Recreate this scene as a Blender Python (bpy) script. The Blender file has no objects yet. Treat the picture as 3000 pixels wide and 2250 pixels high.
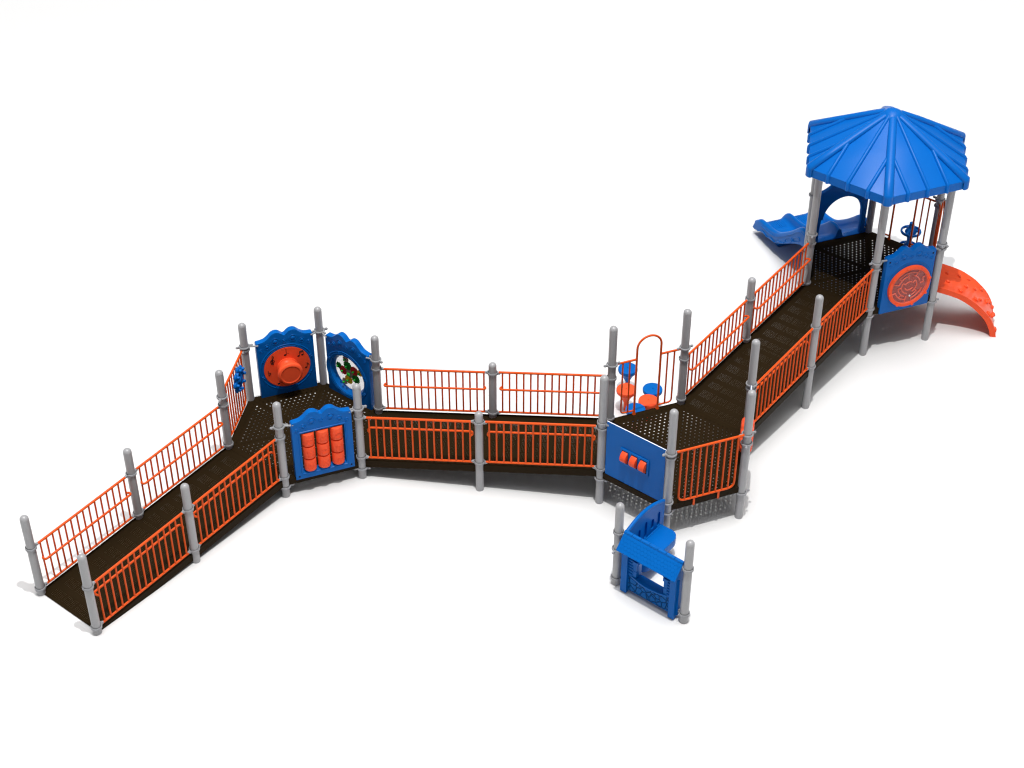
import bpy, bmesh, math, random
from mathutils import Vector, Matrix
from mathutils.geometry import tessellate_polygon
from math import sin, cos, pi, radians, sqrt, atan2, hypot
random.seed(4)
IN = 0.0254
sc = bpy.context.scene
col = sc.collection

# ------------------------------------------------------------------ plan of the place, inches
PL = dict(B1=(-227.5,655.9),A1=(-264.8,686.2),B2=(-181.6,712.4),A2=(-218.9,742.7),B3=(-135.7,768.9),A3=(-173.0,799.2),
 A4=(-165.4,846.6),A5=(-120.6,863.7),A6=(-83.3,833.5),B4=(-90.9,786.1),A7=(-11.8,822.1),B5=(-19.4,774.7),A8=(59.7,810.7),
 B6=(52.2,763.3),A9=(104.5,827.8),P=(141.8,797.5),Q=(134.2,750.1),R=(89.4,733.0),A10=(150.4,884.3),B10=(187.7,854.0),
 T1=(196.2,940.7),T2=(233.5,910.5),T0=(203.8,988.1),T5=(248.6,1005.3),T4=(285.9,975.0),T3=(278.3,927.6),
 S1=(59.0,694.4),S2=(94.9,664.6))
D1, D2, D3 = 12.3, 24.4, 35.7          # deck heights
PR = 2.46                               # post radius
CAM_H = 683.85
F_PX, PITCH = 5003.8, 0.66188

# ------------------------------------------------------------------ materials
def new_mat(name):
    m = bpy.data.materials.new(name); m.use_nodes = True
    nt = m.node_tree; nt.nodes.clear()
    out = nt.nodes.new('ShaderNodeOutputMaterial'); b = nt.nodes.new('ShaderNodeBsdfPrincipled')
    nt.links.new(b.outputs[0], out.inputs[0])
    return m, nt, b, out
def N(nt, kind, **kw):
    n = nt.nodes.new(kind)
    for k, v in kw.items():
        if k in n.inputs.keys(): n.inputs[k].default_value = v
        else: setattr(n, k, v)
    return n
def MA(nt, op, *ins):
    n = nt.nodes.new('ShaderNodeMath'); n.operation = op
    for i, v in enumerate(ins):
        if isinstance(v, (int, float)): n.inputs[i].default_value = v
        else: nt.links.new(v, n.inputs[i])
    return n.outputs[0]
def plastic(name, c, rough=.38, var=.06, bump=.05, scale=40, spec=.07, grain=0):
    m, nt, b, out = new_mat(name)
    tc = N(nt, 'ShaderNodeTexCoord'); no = N(nt, 'ShaderNodeTexNoise', Scale=3.0, Detail=3.0)
    nt.links.new(tc.outputs['Object'], no.inputs['Vector'])
    mp = N(nt, 'ShaderNodeMapRange'); nt.links.new(no.outputs[0], mp.inputs[0])
    mp.inputs[3].default_value = 1 - var; mp.inputs[4].default_value = 1 + var
    fac = mp.outputs[0]
    if grain:
        g = N(nt, 'ShaderNodeTexNoise', Scale=170.0, Detail=2.0); nt.links.new(tc.outputs['Object'], g.inputs['Vector'])
        gm = N(nt, 'ShaderNodeMapRange'); nt.links.new(g.outputs[0], gm.inputs[0])
        gm.inputs[1].default_value = .3; gm.inputs[2].default_value = .7
        gm.inputs[3].default_value = 1 - grain; gm.inputs[4].default_value = 1 + grain
        fac = MA(nt, 'MULTIPLY', fac, gm.outputs[0])
    sm = N(nt, 'ShaderNodeVectorMath', operation='SCALE'); sm.inputs[0].default_value = c
    nt.links.new(fac, sm.inputs['Scale']); nt.links.new(sm.outputs[0], b.inputs['Base Color'])
    n2 = N(nt, 'ShaderNodeTexNoise', Scale=float(scale), Detail=2.0); nt.links.new(tc.outputs['Object'], n2.inputs['Vector'])
    bp = N(nt, 'ShaderNodeBump', Strength=bump, Distance=.004); nt.links.new(n2.outputs[0], bp.inputs['Height'])
    nt.links.new(bp.outputs[0], b.inputs['Normal'])
    b.inputs['Roughness'].default_value = rough; b.inputs['Specular IOR Level'].default_value = spec
    return m
BLUE = plastic('blue_plastic', (.001, .110, .42), .34, .06, .05, 40, .1)
ROOFB = plastic('blue_roof_metal', (.001, .118, .47), .36, .03, .02, 40, .16)
ORANGE = plastic('orange_plastic', (.86, .092, .030), .36, .05, .05, 40, .12)
RAIL = plastic('orange_powder_coat', (.68, .083, .010), .3, .03, .02, 40, .15)
GREY = plastic('grey_powder_coat', (.335, .335, .345), .32, .04, .06, 250, .5, .10)
CLAMP = plastic('grey_cast_metal', (.30, .305, .32), .38, .05, .05, 120, .25)
BROWN = plastic('brown_vinyl_coat', (.0175, .0102, .0035), .55, .1, .05, 200, .05)
BLACKB = plastic('black_ink', (.012, .01, .01), .5)
WHITE = plastic('white_edge', (.9, .9, .9), .5, .01)
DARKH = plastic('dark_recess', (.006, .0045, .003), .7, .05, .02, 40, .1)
GG = plastic('green_gear', (.012, .17, .022), .4); GR = plastic('red_gear', (.42, .022, .024), .4)
GY = plastic('yellow_gear', (.68, .42, .02), .4); GB = plastic('taupe_gear', (.27, .21, .18), .4)
KN = plastic('green_knob', (.02, .42, .04), .3)
STEEL = plastic('steel_ball', (.8, .8, .82), .2, .01)
def clear(name, c, mix):
    m, nt, b, out = new_mat(name)
    tr = N(nt, 'ShaderNodeBsdfTransparent'); tr.inputs[0].default_value = (1, 1, 1, 1)
    mx = N(nt, 'ShaderNodeMixShader', Fac=mix)
    nt.links.new(tr.outputs[0], mx.inputs[1]); nt.links.new(b.outputs[0], mx.inputs[2]); nt.links.new(mx.outputs[0], out.inputs[0])
    b.inputs['Base Color'].default_value = (*c, 1); b.inputs['Roughness'].default_value = .15
    return m
ACRYL = clear('clear_acrylic', (.5, .5, .52), .13)
WINDOW = clear('frosted_acrylic', (.95, .95, .95), .45)

def perforated(name, kind):
    m, nt, b, out = new_mat(name)
    tc = N(nt, 'ShaderNodeTexCoord'); sp = N(nt, 'ShaderNodeSeparateXYZ'); nt.links.new(tc.outputs['Object'], sp.inputs[0])
    x = MA(nt, 'MULTIPLY', sp.outputs[0], 1/IN); y = MA(nt, 'MULTIPLY', sp.outputs[1], 1/IN)
    def wrap(v, a, off=0.):
        t = MA(nt, 'DIVIDE', v, a)
        if off: t = MA(nt, 'ADD', t, off)
        return MA(nt, 'MULTIPLY', MA(nt, 'SUBTRACT', t, MA(nt, 'ROUND', t)), a)
    def dist(u, v): return MA(nt, 'SQRT', MA(nt, 'ADD', MA(nt, 'MULTIPLY', u, u), MA(nt, 'MULTIPLY', v, v)))
    def both(*a):
        r = a[0]
        for k in a[1:]: r = MA(nt, 'MULTIPLY', r, k)
        return r
    if kind == 'hex':
        a = 3.15; h = a*sqrt(3)
        d = MA(nt, 'MINIMUM', dist(wrap(x, a), wrap(y, h)), dist(wrap(x, a, .5), wrap(y, h, .5)))
        hole = MA(nt, 'LESS_THAN', d, .44)
        q1 = MA(nt, 'ABSOLUTE', y)
        q2 = MA(nt, 'ABSOLUTE', MA(nt, 'SUBTRACT', MA(nt, 'MULTIPLY', x, .8660), MA(nt, 'MULTIPLY', y, .5)))
        q3 = MA(nt, 'ABSOLUTE', MA(nt, 'ADD', MA(nt, 'MULTIPLY', x, .8660), MA(nt, 'MULTIPLY', y, .5)))
        lo = MA(nt, 'MINIMUM', q1, MA(nt, 'MINIMUM', q2, q3)); hi = MA(nt, 'MAXIMUM', q1, MA(nt, 'MAXIMUM', q2, q3))
        hole = both(hole, MA(nt, 'GREATER_THAN', lo, 1.3), MA(nt, 'LESS_THAN', hi, 39.5))
    else:
        a = .93
        hole = MA(nt, 'LESS_THAN', dist(wrap(x, a), wrap(y, a)), .066)
        fx = MA(nt, 'SUBTRACT', x, MA(nt, 'MULTIPLY', MA(nt, 'FLOOR', MA(nt, 'DIVIDE', x, 9.9)), 9.9))
        yy = MA(nt, 'SUBTRACT', y, 4.0)
        fy = MA(nt, 'SUBTRACT', yy, MA(nt, 'MULTIPLY', MA(nt, 'FLOOR', MA(nt, 'DIVIDE', yy, 10.0)), 10.0))
        hole = both(hole, MA(nt, 'GREATER_THAN', fx, 1.9), MA(nt, 'LESS_THAN', fx, 8.0), MA(nt, 'GREATER_THAN', fy, .5), MA(nt, 'LESS_THAN', fy, 9.6),
                    MA(nt, 'GREATER_THAN', y, 4.0), MA(nt, 'LESS_THAN', y, 44.0))
    tr = N(nt, 'ShaderNodeBsdfTransparent'); mx = N(nt, 'ShaderNodeMixShader')
    nt.links.new(hole, mx.inputs[0]); nt.links.new(b.outputs[0], mx.inputs[1]); nt.links.new(tr.outputs[0], mx.inputs[2])
    nt.links.new(mx.outputs[0], out.inputs[0])
    no = N(nt, 'ShaderNodeTexNoise', Scale=5.0, Detail=4.0); nt.links.new(tc.outputs['Object'], no.inputs['Vector'])
    mp = N(nt, 'ShaderNodeMapRange'); nt.links.new(no.outputs[0], mp.inputs[0]); mp.inputs[3].default_value = .85; mp.inputs[4].default_value = 1.15
    sm = N(nt, 'ShaderNodeVectorMath', operation='SCALE'); sm.inputs[0].default_value = (.0165, .0098, .0034)
    nt.links.new(mp.outputs[0], sm.inputs['Scale']); nt.links.new(sm.outputs[0], b.inputs['Base Color'])
    b.inputs['Roughness'].default_value = .6; b.inputs['Specular IOR Level'].default_value = .04
    return m
HEXM = perforated('brown_hex_perforation', 'hex'); RAMPM = perforated('brown_ramp_perforation', 'ramp')

def stonemat():
    m = plastic('blue_stone_relief', (.001, .102, .37), .4); nt = m.node_tree
    b = [n for n in nt.nodes if n.type == 'BSDF_PRINCIPLED'][0]
    tc = N(nt, 'ShaderNodeTexCoord'); v = N(nt, 'ShaderNodeTexVoronoi', Scale=11.0); v.feature = 'DISTANCE_TO_EDGE'
    nt.links.new(tc.outputs['Object'], v.inputs['Vector'])
    r = N(nt, 'ShaderNodeMapRange'); nt.links.new(v.outputs['Distance'], r.inputs[0]); r.inputs[2].default_value = .11
    bp = N(nt, 'ShaderNodeBump', Strength=1.0, Distance=.02); nt.links.new(r.outputs[0], bp.inputs['Height'])
    nt.links.new(bp.outputs[0], b.inputs['Normal'])
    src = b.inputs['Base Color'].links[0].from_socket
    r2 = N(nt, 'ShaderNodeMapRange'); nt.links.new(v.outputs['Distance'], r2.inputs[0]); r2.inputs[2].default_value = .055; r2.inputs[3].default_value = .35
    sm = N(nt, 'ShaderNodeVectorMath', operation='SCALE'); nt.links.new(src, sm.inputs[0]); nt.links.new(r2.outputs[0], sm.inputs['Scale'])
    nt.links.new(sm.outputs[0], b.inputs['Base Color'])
    return m
STONE = stonemat()

def groundmat():
    m = plastic('white_ground', (.70, .70, .70), .9, .006, .02, 300, .05)
    return m
GROUND = groundmat()

# ------------------------------------------------------------------ mesh helpers (all in inches)
class MB:
    def __init__(s): s.bm = bmesh.new()
    def poly(s, pts, holes=(), y0=0, y1=1, axis='y', tf=None):
        """prism of a 2-D outline with holes: outline in x,z extruded along y"""
        loops = [list(pts)] + [list(h) for h in holes]
        tris = tessellate_polygon([[Vector((p[0], p[1], 0)) for p in l] for l in loops])
        flat = [p for l in loops for p in l]
        mk = (lambda p, y: Vector((p[0], y, p[1]))) if axis == 'y' else (lambda p, y: Vector((p[0], p[1], y))) if axis == 'z' else (lambda p, y: Vector((y, p[0], p[1])))
        f_ = tf or (lambda v: v)
        a = [s.bm.verts.new(f_(mk(p, y0))) for p in flat]; b = [s.bm.verts.new(f_(mk(p, y1))) for p in flat]
        for t in tris:
            for vs in (a, b):
                try: s.bm.faces.new([vs[i] for i in t])
                except ValueError: pass
        k = 0
        for l in loops:
            n = len(l)
            for i in range(n):
                j = (i+1) % n
                s.bm.faces.new((a[k+i], a[k+j], b[k+j], b[k+i]))
            k += n
        return s
    def box(s, x0, x1, y0, y1, z0, z1, tf=None):
        f_ = tf or (lambda v: v)
        v = [s.bm.verts.new(f_(Vector((x, y, z)))) for x in (x0, x1) for y in (y0, y1) for z in (z0, z1)]
        for q in ((0,1,3,2),(4,6,7,5),(0,4,5,1),(2,3,7,6),(0,2,6,4),(1,5,7,3)): s.bm.faces.new([v[i] for i in q])
        return s
    def tube(s, path, r, n=10, closed=False, caps=True, scale=None):
        P = [Vector(p) for p in path]; m = len(P); rings = []; up = None
        for i, p in enumerate(P):
            t = (P[(i+1) % m]-P[i-1]) if closed else (P[min(i+1, m-1)]-P[max(i-1, 0)])
            t = t.normalized()
            if up is None: up = Vector((0, 0, 1)) if abs(t.z) < .9 else Vector((1, 0, 0))
            u = (up - t*up.dot(t)).normalized(); w = t.cross(u); up = u
            rr = r[i] if isinstance(r, (list, tuple)) else r
            rings.append([s.bm.verts.new(p + u*rr*cos(2*pi*k/n) + w*rr*sin(2*pi*k/n)) for k in range(n)])
        for i in range(m if closed else m-1):
            A, B = rings[i], rings[(i+1) % m]
            for k in range(n): s.bm.faces.new((A[k], A[(k+1) % n], B[(k+1) % n], B[k]))
        if caps and not closed: s.bm.faces.new(rings[0][::-1]); s.bm.faces.new(rings[-1])
        return s
    def lathe(s, prof, n=24, origin=(0, 0, 0), axis='z', close=True, sx=1., wob=None):
        """prof: (radius, height) list"""
        o = Vector(origin); rings = []
        def mk(r, h, a):
            if wob: r = r*wob(a, h)
            c, d = r*cos(a)*sx, r*sin(a)
            return o + (Vector((c, d, h)) if axis == 'z' else Vector((c, h, d)) if axis == 'y' else Vector((h, c, d)))
        for r, h in prof:
            if r <= 1e-6: rings.append([s.bm.verts.new(mk(0, h, 0))])
            else: rings.append([s.bm.verts.new(mk(r, h, 2*pi*k/n)) for k in range(n)])
        for A, B in zip(rings, rings[1:]):
            for k in range(n):
                a0, a1 = A[k % len(A)], A[(k+1) % len(A)]; b0, b1 = B[k % len(B)], B[(k+1) % len(B)]
                vs = []
                for v in (a0, a1, b1, b0):
                    if v not in vs: vs.append(v)
                if len(vs) > 2: s.bm.faces.new(vs)
        if close:
            for R_ in (rings[0], rings[-1]):
                if len(R_) > 2: s.bm.faces.new(R_)
        return s
    def ring(s, R_, r, origin, axis='z', n=28, m=8, sx=1., sz=1.):
        prof = [(R_ + r*cos(2*pi*k/m), r*sz*sin(2*pi*k/m)) for k in range(m+1)]
        o = Vector(origin); rings = []
        for k in range(m):
            q, h = prof[k]; row = []
            for i in range(n):
                a = 2*pi*i/n; c, d = q*cos(a)*sx, q*sin(a)
                row.append(s.bm.verts.new(o + (Vector((c, d, h)) if axis == 'z' else Vector((c, h, d)) if axis == 'y' else Vector((h, c, d)))))
            rings.append(row)
        for k in range(m):
            A, B = rings[k], rings[(k+1) % m]
            for i in range(n): s.bm.faces.new((A[i], A[(i+1) % n], B[(i+1) % n], B[i]))
        return s
    def ball(s, c, r, n=12, m=8, sc_=(1, 1, 1)):
        prof = [(r*sin(pi*k/m), -r*cos(pi*k/m)) for k in range(m+1)]
        st = len(s.bm.verts)
        before = set(s.bm.verts)
        s.lathe([(max(0, a) if 0 < k < m else 0, b) for k, (a, b) in enumerate(prof)], n, (0, 0, 0), close=False)
        C_ = Vector(c)
        for v in s.bm.verts:
            if v not in before: v.co = C_ + Vector((v.co.x*sc_[0], v.co.y*sc_[1], v.co.z*sc_[2]))
        return s
    def bevel(s, w, seg=2, ang=40):
        bmesh.ops.recalc_face_normals(s.bm, faces=s.bm.faces)
        es = [e for e in s.bm.edges if len(e.link_faces) == 2 and e.calc_face_angle(0) > radians(ang)]
        bmesh.ops.bevel(s.bm, geom=es, offset=w, offset_type='OFFSET', segments=seg, profile=.5, affect='EDGES', clamp_overlap=True)
        return s
    def mesh(s, name, mat, sharp=38):
        bmesh.ops.recalc_face_normals(s.bm, faces=s.bm.faces)
        for v in s.bm.verts: v.co *= IN
        for f in s.bm.faces: f.smooth = True
        for e in s.bm.edges:
            if len(e.link_faces) == 2 and e.calc_face_angle(0) > radians(sharp): e.smooth = False
        me = bpy.data.meshes.new(name); s.bm.to_mesh(me); s.bm.free(); me.materials.append(mat)
        return me
    def build(s, name, mat, parent=None, sharp=38):
        o = bpy.data.objects.new(name, s.mesh(name, mat, sharp)); col.objects.link(o)
        if parent: o.parent = parent
        return o
def tag(o, label, cat, group=None):
    o['label'] = label; o['category'] = cat
    if group: o['group'] = group
    return o
def thing(name, label, cat, xyz=(0, 0, 0), rz=0., group=None):
    o = bpy.data.objects.new(name, None); col.objects.link(o); o.empty_display_size = .1
    o.location = Vector(xyz)*IN; o.rotation_euler = (0, 0, rz)
    return tag(o, label, cat, group)
def edge(a, b):
    A = Vector(PL[a]); B = Vector(PL[b]); d = B-A
    return A, atan2(d.y, d.x), d.length
def at_edge(name, label, cat, a, b, z, group=None):
    A, rz, L = edge(a, b)
    t = thing(name, label, cat, (A.x, A.y, z), rz, group); return t, L
def dup(root, xyz, rz, label):
    r = root.copy(); col.objects.link(r); r.location = Vector(xyz)*IN; r.rotation_euler = (0, 0, rz); r['label'] = label
    for ch in list(root.children):
        c = ch.copy(); col.objects.link(c); c.parent = r
        for g in ch.children:
            d = g.copy(); col.objects.link(d); d.parent = c
    return r
def arc(cx, cz, r, a0, a1, n): return [(cx + r*cos(radians(a0+(a1-a0)*k/n)), cz + r*sin(radians(a0+(a1-a0)*k/n))) for k in range(n+1)]
def circ(cx, cz, r, n=40): return [(cx + r*cos(2*pi*k/n), cz + r*sin(2*pi*k/n)) for k in range(n)]
def interp(tab, x):
    if x <= tab[0][0]: return tab[0][1]
    for (x0, y0), (x1, y1) in zip(tab, tab[1:]):
        if x <= x1: return y0 + (y1-y0)*(x-x0)/(x1-x0)
    return tab[-1][1]
def smooth_pts(pts, n=6):
    """Catmull-Rom through points"""
    out = []; P_ = [Vector(p) for p in pts]
    for i in range(len(P_)-1):
        p0, p1, p2, p3 = P_[max(i-1, 0)], P_[i], P_[i+1], P_[min(i+2, len(P_)-1)]
        for k in range(n):
            t = k/n
            out.append(.5*((2*p1) + (-p0+p2)*t + (2*p0-5*p1+4*p2-p3)*t*t + (-p0+3*p1-3*p2+p3)*t**3))
    out.append(P_[-1]); return out
def fillet(path, r, n=6):
    """round the corners of a 3-D polyline"""
    P_ = [Vector(p) for p in path]; out = [P_[0]]
    for a, b, c in zip(P_, P_[1:], P_[2:]):
        u = (a-b).normalized(); v = (c-b).normalized()
        rr = min(r, (a-b).length*.49, (c-b).length*.49); p, q = b+u*rr, b+v*rr
        for k in range(n+1):
            t = k/n; out.append(p*(1-t)**2 + b*2*t*(1-t) + q*t*t)
    out.append(P_[-1]); return out
# ------------------------------------------------------------------ ground
g = MB(); n_ = 1
for v in ((-6000,-2000,0),(6000,-2000,0),(6000,9000,0),(-6000,9000,0)): g.bm.verts.new(v)
g.bm.faces.new(list(g.bm.verts)); go = g.build('ground', GROUND); go['kind'] = 'structure'

# ------------------------------------------------------------------ support posts
def make_clamp(parent, z, dirs, kind='band', name='clamp'):
    m = MB()
    if kind == 'band':
        m.lathe([(PR+.05, -.8), (PR+.62, -.8), (PR+.72, -.6), (PR+.72, .6), (PR+.62, .8), (PR+.3, .8), (PR+.3, .3)], 26, (0, 0, z), close=False)
        for a in dirs:
            c = Vector((cos(a), sin(a), 0)); r = Matrix.Rotation(a, 4, 'Z')
            m.box(PR+.3, PR+1.3, -.75, .75, -.8, .8, tf=lambda v: r @ v + Vector((0, 0, z)))
            m.ball(tuple(c*(PR+1.7) + Vector((0, 0, z))), .85, 10, 8)
        for a in (dirs[0]+pi*.6, dirs[0]-pi*.6) if dirs else ():
            r = Matrix.Rotation(a, 4, 'Z'); m.box(PR+.3, PR+.8, -.45, .45, -.5, .5, tf=lambda v: r @ v + Vector((0, 0, z)))
    else:
        m.ring(PR+.58, .46, (0, 0, z), sz=1.6, m=10)
        aa = list(dirs) + ([dirs[0]+pi] if dirs else [])
        for a in aa:
            r = Matrix.Rotation(a, 4, 'Z')
            m.box(PR+.6, PR+2.2, -.5, .5, -.62, .62, tf=lambda v: r @ v + Vector((0, 0, z)))
            m.ball((cos(a)*(PR+2.3), sin(a)*(PR+2.3), z), .8, 10, 6)
            m.lathe([(.0, -.8), (.3, -.8), (.3, .8), (0, .8)], 8, (cos(a)*(PR+2.3), sin(a)*(PR+2.3), z), close=False)
    return m.build(name, CLAMP, parent)
def ang(a, b): d = Vector(PL[b])-Vector(PL[a]); return atan2(d.y, d.x)
def post(key, top, label, clamps):
    t = thing('support_post', label, 'post', (*PL[key], 0), 0, 'grey support posts of the play structure')
    m = MB(); prof = [(PR, -1), (PR, top-PR)] + [(PR*cos(radians(a)), top-PR+PR*sin(radians(a))) for a in range(10, 90, 10)] + [(0, top)]
    if key[0] == 'T': prof = [(PR, -1), (PR, top), (0, top+.3)]
    m.lathe(prof, 32, close=False); m.build('pole', GREY, t)
    for z, kind, to in clamps: make_clamp(t, z, [ang(key, k) for k in to], kind)
    return t
RT, RB = 34.3, 3.6
def rc(*zs): return zs
post('A1', 58.6, 'short grey post at the far side of the lowest end of the long ramp', [(35, 'band', ['A2']), (4.5, 'band', ['A2'])])
post('B1', 58.6, 'short grey post at the near side of the lowest end of the long ramp', [(35, 'band', ['B2']), (4.5, 'band', ['B2'])])
post('A2', 58.6, 'grey post at mid length of the first ramp on its far side', [(40.2, 'band', ['A1', 'A3']), (9.6, 'band', ['A1', 'A3'])])
post('B2', 58.6, 'grey post at mid length of the first ramp on its near side', [(40.2, 'band', ['B1', 'B3']), (9.6, 'band', ['B1', 'B3'])])
post('A3', 71.3, 'grey post at the first ramp top beside the barrier with the blue flower wheel', [(45.6, 'band', ['A2']), (15, 'band', ['A2']), (51.8, 'ring', ['A4'])])
post('B3', 71.3, 'grey post between the first ramp rail and the orange cylinder game panel', [(45.6, 'band', ['B2']), (15, 'band', ['B2']), (53.4, 'ring', ['B4']), (7.4, 'ring', ['B4'])])
post('A4', 71.3, 'grey post between the blue flower wheel barrier and the orange horn panel', [(53.6, 'ring', ['A5']), (51.4, 'band', ['A3'])])
post('A5', 71.3, 'grey post between the orange horn panel and the gear panel', [(53.6, 'ring', ['A4', 'A6'])])
post('A6', 71.3, 'grey post between the gear panel and the level middle ramp rail', [(53.6, 'ring', ['A5']), (46.8, 'band', ['A7']), (16.1, 'band', ['A7'])])
post('B4', 71.3, 'grey post between the orange cylinder game panel and the middle ramp rail', [(53.4, 'ring', ['B3']), (46.8, 'band', ['B5']), (16.1, 'band', ['B5']), (7.4, 'ring', ['B3', 'B5'])])
post('A7', 59.6, 'short grey post halfway along the far side of the middle ramp', [(52, 'band', ['A6', 'A8']), (21.5, 'band', ['A6', 'A8'])])
post('B5', 59.6, 'short grey post halfway along the near side of the middle ramp', [(52, 'band', ['B4', 'B6']), (21.5, 'band', ['B4', 'B6'])])
post('B6', 95.1, 'tall grey post between the middle ramp rail and the blue panel with three orange rollers', [(57, 'band', ['B5']), (61.2, 'band', ['R']), (26.5, 'band', ['B5']), (18.8, 'ring', ['R'])])
post('A8', 95.1, 'tall grey post between the middle ramp and the arched opening to the stepping pods', [(67, 'ring', ['A9']), (57, 'band', ['A7']), (26.5, 'band', ['A7'])])
post('A9', 95.1, 'tall grey post between the arched opening to the pods and the upper ramp', [(67, 'ring', ['A8']), (58.6, 'band', ['A10']), (27.8, 'band', ['A10'])])
post('P', 95.1, 'tall grey post at the foot of the upper ramp standing just behind another post', [(59.4, 'band', ['B10']), (28, 'band', ['B10']), (62.8, 'ring', ['Q'])])
post('Q', 94.9, 'tall grey post at the corner between the picket barrier and the orange ridged drum', [(63.4, 'ring', ['R']), (56.8, 'ring', ['P']), (19.3, 'ring', ['R'])])
post('R', 94.9, 'tall grey post above the blue bench between the roller panel and the picket barrier', [(63.4, 'ring', ['Q']), (60.6, 'band', ['B6']), (27, 'ring', ['S1']), (19.3, 'ring', ['Q'])])
post('A10', 79.2, 'grey post at mid length of the upper ramp on its far side', [(63.4, 'band', ['A9', 'T1']), (32.6, 'band', ['A9', 'T1'])])
post('B10', 87.1, 'grey post at mid length of the upper ramp on its near side', [(63.6, 'band', ['P', 'T2']), (32.8, 'band', ['P', 'T2'])])
post('T1', 122, 'roof post at the top of the upper ramp on its far side', [(75.2, 'ring', ['T0']), (68.6, 'band', ['A10']), (37.2, 'band', ['A10'])])
post('T2', 122, 'roof post between the upper ramp and the orange maze panel', [(73, 'ring', ['T3']), (68.6, 'band', ['B10']), (37.4, 'band', ['B10']), (31.6, 'ring', ['T3'])])
post('T0', 122, 'roof post behind the one at the ramp top, beside the double slide', [(76, 'ring', ['T1']), (30.5, 'ring', ['T1'])])
post('T5', 122, 'roof post farthest back, between the slide hood and the arched pole barrier', [(31, 'ring', ['T4'])])
post('T4', 122, 'dark shaded roof post behind the maze panel with orange hoops in front of it', [(80.5, 'ring', ['T5']), (75.5, 'ring', ['T3'])])
post('T3', 122, 'roof post between the orange maze panel and the orange rock climber', [(76.4, 'ring', ['T4']), (73, 'ring', ['T2']), (31.2, 'ring', ['T2'])])
post('S1', 60.4, 'short grey post on the ground between the blue bench and the play shop front', [(39.4, 'band', ['S2']), (26.8, 'ring', ['R']), (4.8, 'band', ['S2'])])
post('S2', 60.4, 'short grey post on the ground at the free outer end of the play shop front', [(40, 'band', ['S1']), (6, 'band', ['S1'])])

# ------------------------------------------------------------------ ramp rails
SL = 5.88/72.7
def make_rail(side, label):
    """side +1: handrail bulges to +y (near rails), -1: to -y (far rails)"""
    t = thing('ramp_guardrail', label, 'guardrail', (0, 0, 0), 0, 'orange picket guardrails along the ramps')
    top = lambda s: 34.0 + SL*s; bot = lambda s: 3.3 + SL*s
    MB().tube([(3.9, 0, top(3.9)), (68.8, 0, top(68.8))], .76, 12).build('top_rail', RAIL, t)
    MB().tube([(3.9, 0, bot(3.9)), (68.8, 0, bot(68.8))], .68, 12).build('bottom_rail', RAIL, t)
    for k in range(15):
        s = 6.1 + k*(67.0-6.1)/14
        MB().tube([(s, 0, bot(s)), (s, 0, top(s))], .55, 8, caps=False).build('picket', RAIL, t)
    h = lambda s: 23.6 + SL*s; o = 3.6*side
    path = fillet([(6.1, 0, h(6.1)-.6), (4.9, o*.35, h(5)-.5), (5.3, o, h(5)), (67.8, o, h(67.8)), (68.3, o*.35, h(68)-.5), (67, 0, h(67)-.6)], 2.2, 5)
    MB().tube(path, .68, 10).build('handrail', RAIL, t)
    return t
LAB = 'orange picket rail, {} side of the {} ramp, {}'
railA = make_rail(-1, LAB.format('far', 'first', 'bay at the ground end')); railB = make_rail(1, LAB.format('near', 'first', 'bay at the ground end'))
SEC = [('A1','A2','B1','B2',.5), ('A2','A3','B2','B3',6.4), ('A6','A7','B4','B5',12.3), ('A7','A8','B5','B6',18.4), ('A9','A10','P','B10',24.4), ('A10','T1','B10','T2',30.1)]
WHERE = [('first', 'bay at the ground end'), ('first', 'bay next to the panel deck'), ('middle', 'bay next to the lowest deck'), ('middle', 'bay next to the tall posts'),
         ('upper', 'bay leaving the middle deck'), ('upper', 'bay reaching the roofed deck')]
for i, (a, b, c, d, z) in enumerate(SEC):
    for proto, p, q, w in ((railA, a, b, 'far'), (railB, c, d, 'near')):
        A, rz, L = edge(p, q)
        if i == 0: proto.location = Vector((A.x, A.y, z))*IN; proto.rotation_euler = (0, 0, rz)
        else: dup(proto, (A.x, A.y, z), rz, LAB.format(w, *WHERE[i]))

# ------------------------------------------------------------------ ramps
def make_ramp(label, L=72.75):
    t = thing('ramp_section', label, 'ramp', (0, 0, 0), 0, 'brown perforated ramp sections')
    m = MB(); z = lambda s: SL*s
    vs = [m.bm.verts.new(v) for v in ((0, .1, z(0)), (L+.25, .1, z(L+.25)), (L+.25, 48.0, z(L+.25)), (0, 48.0, z(0)))]; m.bm.faces.new(vs); m.build('deck_plate', RAMPM, t)
    sh = lambda v: Vector((v.x, v.y, v.z + SL*v.x))
    for y0, y1 in ((-.55, .1), (48.0, 48.65)):
        MB().box(0, L-.1, y0, y1, -4.0, .9, tf=sh).build('side_channel', BROWN, t)
    return t
RL = '{} of the {} brown perforated ramp'
r0 = make_ramp('lower half of the first brown ramp, starting at the ground')
names = [None, 'upper half of the first brown ramp, ending at the panel deck', 'bay of the middle brown ramp beside the panel deck', 'bay of the middle brown ramp beside the deck with the roller panel',
         'lower half of the steep looking upper brown ramp', 'upper half of the upper brown ramp, ending at the roofed deck']
for i, (a, b, c, d, z) in enumerate(SEC):
    A, rz, L = edge(c, d)
    if i == 0: r0.location = Vector((A.x, A.y, z))*IN; r0.rotation_euler = (0, 0, rz)
    else: dup(r0, (A.x, A.y, z), rz, names[i])

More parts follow.
